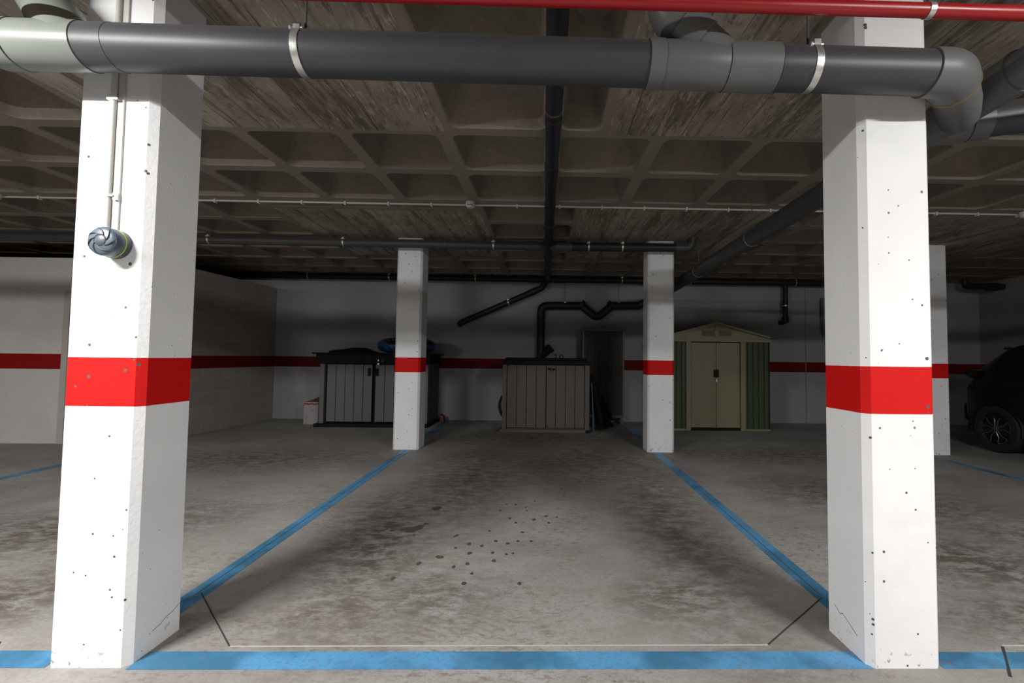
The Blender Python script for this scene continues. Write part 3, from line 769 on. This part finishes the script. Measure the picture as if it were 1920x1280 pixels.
bm = bmesh.new(); box(bm,-.66,.745,7.32,8.07,1.08,1.155,.012); box(bm,-.62,.70,7.34,8.06,1.155,1.195,.012); obj('lid', bm, 'black', root)
obj('base_notch', bxo(.68,.76,7.318,7.335,.0,.045), 'black', root)

# bicycle leaning behind it
def wheel(root, c, rr):
    bm = bmesh.new(); pts = [(c[0]+rr*math.cos(a), c[1], c[2]+rr*math.sin(a)) for a in [2*PI*i/48 for i in range(49)]]
    sweep(bm, pts, .022, 12, False); w = obj('wheel', bm, 'tyre', root, 40)
    bm = bmesh.new(); pts = [(c[0]+(rr-.03)*math.cos(a), c[1], c[2]+(rr-.03)*math.sin(a)) for a in [2*PI*i/48 for i in range(49)]]
    sweep(bm, pts, .009, 8, False)
    obj('rim', bm, 'rim', w, 40)
    bm = bmesh.new()
    for k in range(20):
        a = 2*PI*k/20; s = .012*(1 if k%2 else -1)
        sweep(bm, [(c[0],c[1]+s,c[2]), (c[0]+(rr-.03)*math.cos(a), c[1], c[2]+(rr-.03)*math.sin(a))], .0012, 4)
    sweep(bm, [(c[0],c[1]-.03,c[2]),(c[0],c[1]+.03,c[2])], .014, 12); obj('spokes', bm, 'metal', w)
root = thing('bicycle', 'bicycle behind the taupe box, only a curve of its black wheel showing', 'bicycle', (0,8.3,0))
wheel(root, (-.50,8.27,.32), .295); wheel(root, (.42,8.27,.32), .295)
bm = bmesh.new()
for a, b in (((-.06,.28),(-.42,.28+.04)),((-.06,.28),(-.16,.72)),((-.16,.68),(.26,.70)),((-.06,.28),(.28,.62)),((-.16,.68),(-.50,.32)),((.24,.78),(.42,.32)),((-.06,.28),(-.50,.32))):
    sweep(bm, [(a[0],8.27,a[1]),(b[0],8.27,b[1])], .014, 10)
obj('bicycle_frame', bm, 'mat_black', root)
bm = bmesh.new(); sweep(bm, [(.24,8.12,.86),(.24,8.27,.80),(.24,8.42,.86)], .012, 10); obj('handlebar', bm, 'metal', root)
bm = bmesh.new(); box(bm,-.28,-.06,8.21,8.33,.75,.79,.015); sweep(bm, [(-.16,8.27,.70),(-.17,8.27,.76)], .012, 8); obj('saddle', bm, 'mat_black', root)

# tall slatted cabinet
root = thing('tall_cabinet', 'tall narrow dark slatted cabinet with a pale frame against the back wall', 'cabinet', (1.085,8.45,0))
obj('carcass', bxo(.705,1.465,8.33,8.60,.12,1.725), 'cabframe', root)
bm = bmesh.new(); box(bm,.70,.735,8.30,8.34,.115,1.735,.004); box(bm,1.435,1.47,8.30,8.34,.115,1.735,.004); box(bm,.735,1.435,8.30,8.34,1.70,1.735,.004); box(bm,.735,1.435,8.30,8.34,.115,.165,.004)
obj('frame', bm, 'cabframe', root)
for x0, x1 in ((.742,1.083),(1.087,1.428)):
    bm = bmesh.new(); n = 9; w = (x1-x0)/n
    for i in range(n): box(bm, x0+i*w+.002, x0+(i+1)*w-.002, 8.312, 8.335, .172, 1.693, .005)
    box(bm, x0+.002, x1-.002, 8.322, 8.336, .174, 1.691); obj('slatted_door', bm, 'tambour', root)
for x in (.71, 1.41):
    for y in (8.31, 8.54): obj('leg', bxo(x, x+.05, y, y+.05, 0, .12, bev=.004), 'cabframe', root)

# folded camping chairs leaning in front of the cabinet
labs = ['folded black camping chair leaning against the right side of the taupe box', 'folded black camping chair in the middle of the leaning bundle', 'folded black camping chair nearest the cabinet feet, outermost of the bundle']
for k in range(3):
    bx0 = .93+k*.115; tx = .80+k*.060; y0 = 7.56+.24*k; H = .90-.10*k
    root = thing('folding_chair', labs[k], 'chair', (bx0, y0, 0), 'folded black camping chairs beside the taupe box')
    for s, yy in ((0, y0), (1, y0+.16)):
        for q in (0, .055):
            obj('leg', swo([(bx0+q,yy,.012),(lerp((bx0+q,yy,.012),(tx+q*.5,yy+.05,H),.5)), (tx+q*.5,yy+.05,H)], .011, 10), 'mat_black', root, 40)
            obj('foot', swo([(bx0+q,yy,0),(bx0+q,yy,.035)], .018, 10), 'tyre', root, 40)
    bm = bmesh.new(); ra = []
    for i in range(9):
        t = i/8; c = lerp((bx0+.03,y0+.03,.12),(tx+.015,y0+.08,H-.02),t); w = .040+.012*math.sin(t*9+k)
        ra.append([bm.verts.new(c+Vector((w*math.cos(a), .085*math.sin(a), .02*math.sin(3*a+t*6)))) for a in [2*PI*j/10 for j in range(10)]])
    for a, b in zip(ra, ra[1:]):
        for j in range(10): bm.faces.new((a[j],a[(j+1)%10],b[(j+1)%10],b[j]))
    bm.faces.new(ra[0]); bm.faces.new(ra[-1][::-1]); obj('folded_fabric', bm, 'mat_black', root, 60)
    bm = bmesh.new(); sweep(bm, [(bx0+.01,y0-.015,.10),(tx+.01,y0+.02,H-.10)], .006, 8); obj('frame_tube', bm, 'rimdark', root, 40)
root = thing('blue_pole', 'slim blue and grey pole standing close to the right side of the taupe box', 'pole', (.82,7.48,0))
obj('pole', swo([(.822,7.48,0),(.817,7.50,.28)], .021, 14), 'bluepole', root, 40)
obj('upper_tube', swo([(.817,7.50,.28),(.79,7.54,.86)], .011, 12), 'greyplank', root, 40)
obj('grip', swo([(.792,7.537,.80),(.787,7.545,.93)], .016, 12), 'mat_black', root, 40)

# ------------------------------------------------------------------ green shed
SX0, SX1, SY, SB = 1.995, 3.852, 7.70, 8.60; CXs = 2.925
root = thing('garden_shed', 'green and cream metal garden shed with a gable roof against the back wall', 'shed', (CXs,8.15,0))
def ribbed(x0, x1, y, z0, z1, n=5):
    bm = bmesh.new(); w = (x1-x0)/n
    pts = []
    for i in range(n):
        a = x0+i*w; pts += [(a, y), (a+w*.62, y), (a+w*.70, y+.018), (a+w*.92, y+.018)]
    pts.append((x1, y))
    lo = [bm.verts.new((p[0],p[1],z0)) for p in pts]; hi = [bm.verts.new((p[0],p[1],z1)) for p in pts]
    for i in range(len(pts)-1): bm.faces.new((lo[i],lo[i+1],hi[i+1],hi[i]))
    return bm
obj('front_panel', ribbed(SX0, 2.435, SY, .02, 1.52, 5), 'green', root); obj('front_panel', ribbed(3.385, SX1, SY, .02, 1.52, 5), 'green', root)
for x in (SX0, SX1):
    bm = ribbed(SY, SB, 0, .02, 1.52, 9)
    for v in bm.verts: v.co = Vector((x + (.018-v.co.y if x == SX0 else v.co.y-.018), v.co.x, v.co.z))
    obj('side_panel', bm, 'green', root)
obj('back_panel', bxo(SX0,SX1,SB-.01,SB,.02,1.52), 'green', root)
obj('base_rail', bxo(SX0,2.45,SY-.012,SY+.03,0,.03), 'cream', root); obj('base_rail', bxo(3.35,SX1,SY-.012,SY+.03,0,.03), 'cream', root)
obj('door_jamb', bxo(2.415,2.495,SY-.02,SY+.03,.0,1.53,bev=.004), 'cream', root); obj('door_jamb', bxo(3.345,3.43,SY-.02,SY+.03,.0,1.53,bev=.004), 'cream', root)
for x0, x1 in ((2.50,2.925),(2.931,3.335)):
    bm = bmesh.new(); box(bm,x0,x1,SY+.0,SY+.022,.05,1.485,.004); box(bm,x0+.005,x0+.03,SY-.006,SY,.05,1.485); box(bm,x1-.03,x1-.005,SY-.006,SY,.05,1.485)
    dd = obj('door', bm, 'cream', root)
    s = -1 if x0 < 2.6 else 1
    obj('handle', bxo(*( (2.885,2.924) if s < 0 else (2.932,2.968) ),SY-.03,SY-.006,.90,1.03,bev=.006), 'black', dd)
obj('threshold', bxo(2.50,3.34,SY-.01,SY+.03,0,.045), 'black', root)
obj('padlock', bxo(2.915,2.945,SY-.028,SY-.008,.82,.875,bev=.006), 'metal', root)
bm = bmesh.new(); box(bm, SX0-.02, SX1+.02, SY-.03, SY+.02, 1.50, 1.545, .003)
v0 = [bm.verts.new((x,SY-.005,z)) for x,z in ((SX0,1.545),(SX1,1.545),(SX1,1.58),(CXs,1.815),(SX0,1.58))]; v1 = [bm.verts.new((v.co.x,SY+.02,v.co.z)) for v in v0]
bm.faces.new(v0); bm.faces.new(v1[::-1])
for i in range(5): bm.faces.new((v0[i],v0[(i+1)%5],v1[(i+1)%5],v1[i]))
box(bm, CXs-.02, CXs+.02, SY-.022, SY-.004, 1.545, 1.80); box(bm, 2.40, 3.45, SY-.02, SY-.004, 1.545, 1.565)
gb = obj('gable_front', bm, 'cream', root)
for x0, x1 in ((2.685,2.895),(2.985,3.19)):
    bm = bmesh.new(); box(bm,x0,x1,SY-.016,SY-.006,1.60,1.69)
    for k in range(4): box(bm,x0+.01,x1-.01,SY-.026,SY-.015,1.61+k*.02,1.62+k*.02)
    obj('gable_vent', bm, 'olive', gb)
for s in (-1, 1):
    xe = CXs+s*.965; bm = bmesh.new()
    q = [(CXs,1.842),(xe,1.578),(xe,1.560),(CXs,1.822)]
    a = [bm.verts.new((x,SY-.07,z)) for x,z in q]; b = [bm.verts.new((x,SB+.03,z)) for x,z in q]
    bm.faces.new(a); bm.faces.new(b[::-1])
    for i in range(4): bm.faces.new((a[i],a[(i+1)%4],b[(i+1)%4],b[i]))
    rf = obj('roof_panel', bm, 'roofgreen', root)
    bm = bmesh.new(); a = [bm.verts.new((x,SY-.075,z)) for x,z in ((CXs,1.838),(xe-s*.06,1.586),(xe-s*.06,1.566),(CXs,1.800))]; b = [bm.verts.new((v.co.x,SY-.055,v.co.z)) for v in a]
    bm.faces.new(a); bm.faces.new(b[::-1])
    for i in range(4): bm.faces.new((a[i],a[(i+1)%4],b[(i+1)%4],b[i]))
    obj('roof_fascia', bm, 'cream', rf)

# ------------------------------------------------------------------ the parked car (tail towards the back wall)
cxm = 6.98     # centre line
root = thing('parked_car', 'black hatchback-style car parked at the right edge, only its rear corner showing', 'car', (cxm,4.4,0))
def car_body():
    bm = bmesh.new()
    # y, z bottom, z shoulder, z top, half width low, half width shoulder, half width top
    S = [(6.60,.42,.80,.86,.60,.62,.50),(6.58,.34,.82,1.02,.78,.78,.66),(6.50,.30,.86,1.12,.86,.86,.72),(6.38,.26,.90,1.20,.90,.89,.72),(6.22,.24,.93,1.38,.91,.90,.66),
         (6.05,.24,.94,1.47,.91,.90,.66),(5.6,.22,.93,1.53,.905,.89,.65),(5.0,.20,.92,1.56,.90,.89,.65),(4.4,.20,.91,1.55,.90,.89,.65),(3.95,.20,.90,1.44,.90,.89,.64),
         (3.55,.20,.89,1.20,.90,.88,.66),(3.3,.21,.88,1.00,.90,.88,.68),(2.9,.23,.84,.93,.90,.86,.66),(2.5,.25,.78,.84,.86,.80,.60),(2.36,.30,.62,.66,.70,.66,.48)]
    rings = []
    for (y, zb, zs, zt, wl, ws, wt) in S:
        half = [(0,zb),(wl*.8,zb),(wl,zb+.10),(wl*1.005,(zb+zs)/2),(ws,zs),(ws*.965,zs+(zt-zs)*.12),(wt,zt-(zt-zs)*.10),(wt*.8,zt),(0,zt+.01)]
        ring = half + [(-x,z) for x,z in half[-2:0:-1]]
        rings.append([bm.verts.new((cxm+x, y, z)) for x,z in ring])
    n = len(rings[0])
    for a, b in zip(rings, rings[1:]):
        for j in range(n): bm.faces.new((a[j],a[(j+1)%n],b[(j+1)%n],b[j]))
    bm.faces.new(rings[0]); bm.faces.new(rings[-1][::-1])
    return bm
body = obj('body', car_body(), 'carpaint', root, 60)
sub = body.modifiers.new('Smooth', 'SUBSURF'); sub.levels = 1; sub.render_levels = 2
# cladding arches, sill, windows, lights
for s in (-1, 1):
    X = cxm+s*.905
    for yc in (6.045, 3.20):
        bm = bmesh.new(); n = 20; pts = []
        a0, a1 = math.radians(-12), math.radians(192)
        for i in range(n+1):
            a = a0+(a1-a0)*i/n; pts.append((yc+math.cos(a), .318+math.sin(a), a))
        inn = []; out = []
        for yy, zz, a in pts:
            inn.append(bm.verts.new((X+s*.004, yc+.345*math.cos(a), .318+.345*math.sin(a)))); out.append(bm.verts.new((X-s*.03, yc+.425*math.cos(a), .318+.44*math.sin(a))))
        for i in range(n): bm.faces.new((inn[i],inn[i+1],out[i+1],out[i]))
        ci = [bm.verts.new((X-s*.02, yc+.345*math.cos(a), .318+.345*math.sin(a))) for _,_,a in pts]
        for i in range(n): bm.faces.new((inn[i],inn[i+1],ci[i+1],ci[i]))
        bm.faces.new(ci)
        obj('wheel_arch', bm, 'cladding', root, 50)
    obj('sill', bxo(min(X-s*.05,X+s*.008),max(X-s*.05,X+s*.008),3.62,5.62,.18,.32,bev=.01), 'cladding', root)
    bm = bmesh.new(); g = [(5.98,1.04),(6.12,1.17),(6.02,1.36),(5.6,1.43),(5.0,1.46),(4.4,1.45),(4.0,1.36),(3.62,1.06),(4.4,1.02),(5.4,1.03)]
    vs = [bm.verts.new((cxm+s*(.885-(z-1.0)*.42), y, z)) for y, z in g]; bm.faces.new(vs)
    v2 = [bm.verts.new((v.co.x-s*.03, v.co.y, v.co.z)) for v in vs]; bm.faces.new(v2[::-1])
    for i in range(len(g)): bm.faces.new((vs[i],vs[(i+1)%len(g)],v2[(i+1)%len(g)],v2[i]))
    obj('side_window', bm, 'glass', root)
    bm = bmesh.new(); g = [(6.30,1.085),(6.50,1.10),(6.58,1.08),(6.56,1.02),(6.42,.98),(6.30,1.02)]
    vs = [bm.verts.new((cxm+s*(.87 if y < 6.45 else .80), y+.012, z)) for y, z in g]; v2 = [bm.verts.new((v.co.x-s*.25, v.co.y, v.co.z)) for v in vs]
    bm.faces.new(vs); bm.faces.new(v2[::-1])
    for i in range(6): bm.faces.new((vs[i],vs[(i+1)%6],v2[(i+1)%6],v2[i]))
    obj('tail_light', bm, 'taillight', root)
    obj('door_handle', bxo(min(cxm+s*.885,cxm+s*.91),max(cxm+s*.885,cxm+s*.91),5.35,5.55,.92,.945,bev=.008), 'carpaint', root)
    bm = bmesh.new(); sx0, sx1 = sorted((cxm+s*.86, cxm+s*1.05)); box(bm, sx0, sx1, 3.72, 3.84, 1.0, 1.12, .03); obj('wing_mirror', bm, 'carpaint', root, 40)
    for yc in (6.045, 3.20):
        Xo = cxm+s*.915
        bm = bmesh.new(); lathe(bm, [(.205,-.20),(.30,-.20),(.314,-.18),(.318,-.10),(.314,-.02),(.296,.0),(.225,.004),(.205,-.01)], (Xo,yc,.318), (s,0,0), 48)
        w = obj('wheel', bm, 'tyre', root, 40)
        bm = bmesh.new(); lathe(bm, [(.212,-.19),(.212,-.01),(.206,-.004),(.200,-.02),(.195,-.10),(0,-.11)], (Xo,yc,.318), (s,0,0), 48); obj('rim_barrel', bm, 'rimdark', w, 40)
        bm = bmesh.new(); lathe(bm, [(.035,-.03),(.035,-.012),(.02,-.008),(0,-.008)], (Xo,yc,.318), (s,0,0), 20)
        for k in range(5):
            a = 2*PI*k/5+PI/2+.12; u = Vector((0,math.cos(a),math.sin(a))); v = Vector((0,-math.sin(a),math.cos(a))); c = Vector((Xo-s*.014,yc,.318))
            for e in (-1, 1):
                p = [c+u*.035+v*e*.016, c+u*.12+v*e*.024, c+u*.165+v*e*.062, c+u*.200+v*e*.060]
                sweep(bm, p, [.007,.0065,.007,.009], 6)
            sweep(bm, [c+u*.185+v*.064, c+u*.204, c+u*.185-v*.064], .0045, 6)
        obj('spokes', bm, 'rim', w, 40)
bm = bmesh.new(); box(bm, cxm-.54, cxm+.54, 6.08, 6.26, 1.385, 1.415, .012); obj('roof_spoiler', bm, 'cladding', root)
bm = bmesh.new(); q = [(-.55,6.44,1.14),(.55,6.44,1.14),(.50,6.26,1.36),(-.50,6.26,1.36)]; a = [bm.verts.new((cxm+x,y+.012,z)) for x,y,z in q]; b = [bm.verts.new((v.co.x,v.co.y-.05,v.co.z)) for v in a]
bm.faces.new(a); bm.faces.new(b[::-1])
for i in range(4): bm.faces.new((a[i],a[(i+1)%4],b[(i+1)%4],b[i]))
obj('rear_window', bm, 'glass', root)
bm = bmesh.new(); box(bm, cxm-.80, cxm+.80, 6.45, 6.625, .36, .62, .05); obj('rear_bumper', bm, 'cladding', root, 40)

for o in bpy.data.objects:
    if '_o' in o: del o['_o']

# ------------------------------------------------------------------ camera
def R(y, p, r):
    cy, sy, cp, sp, cr, sr = math.cos(y), math.sin(y), math.cos(p), math.sin(p), math.cos(r), math.sin(r)
    f = Vector((sy*cp, cy*cp, sp)); rt = Vector((cy, -sy, 0)); up = rt.cross(f)
    return cr*rt+sr*up, -sr*rt+cr*up, f
rt, up, f = R(math.radians(1.0488), math.radians(2.4166), math.radians(.67125))
cam = bpy.data.cameras.new('camera'); co = bpy.data.objects.new('camera', cam); C.objects.link(co)
m = Matrix((rt, up, -f)).transposed().to_4x4(); m.translation = Vector((0,0,1.2)); co.matrix_world = m
cam.sensor_width = 36; cam.lens = 853/1920*36
cam.shift_x = -75.98/1920; cam.shift_y = -5.77/1920
cam.clip_start = .05
bpy.context.scene.camera = co

# ------------------------------------------------------------------ light: strip lamps of the driving lane, plus added fill lamps
def lamp(x, y, z, w, sx=1.2, sy=.10, col=(1,.985,.96), tilt=0, rotz=0):
    l = bpy.data.lights.new('strip_or_fill_lamp', 'AREA'); l.shape = 'RECTANGLE'; l.size = sx; l.size_y = sy; l.energy = w; l.color = col
    o = bpy.data.objects.new('strip_or_fill_lamp', l); C.objects.link(o); o.location = (x,y,z); o.rotation_euler = (tilt,0,rotz)
lamp(-2.45, .40, 2.52, 165, 1.0, tilt=math.radians(14))
lamp(2.75, -.65, 2.62, 180, 1.0, tilt=math.radians(14))
lamp(-6.5, .3, 2.55, 110, 1.2, tilt=math.radians(14))
lamp(6.8, -1.2, 2.6, 45, 1.2, tilt=math.radians(14))  # unseen lamp added for light coverage on the right
lamp(0, -2.0, 2.6, 25, 3.0, .3, tilt=math.radians(10))  # weak fill added behind the camera, no fixture known there
w = bpy.data.worlds.new('World'); bpy.context.scene.world = w; w.use_nodes = True
w.node_tree.nodes['Background'].inputs[0].default_value = (.5,.5,.52,1); w.node_tree.nodes['Background'].inputs[1].default_value = .02
bpy.context.scene.view_settings.view_transform = 'Standard'
bpy.context.scene.view_settings.look = 'None'
bpy.context.scene.view_settings.exposure = 0
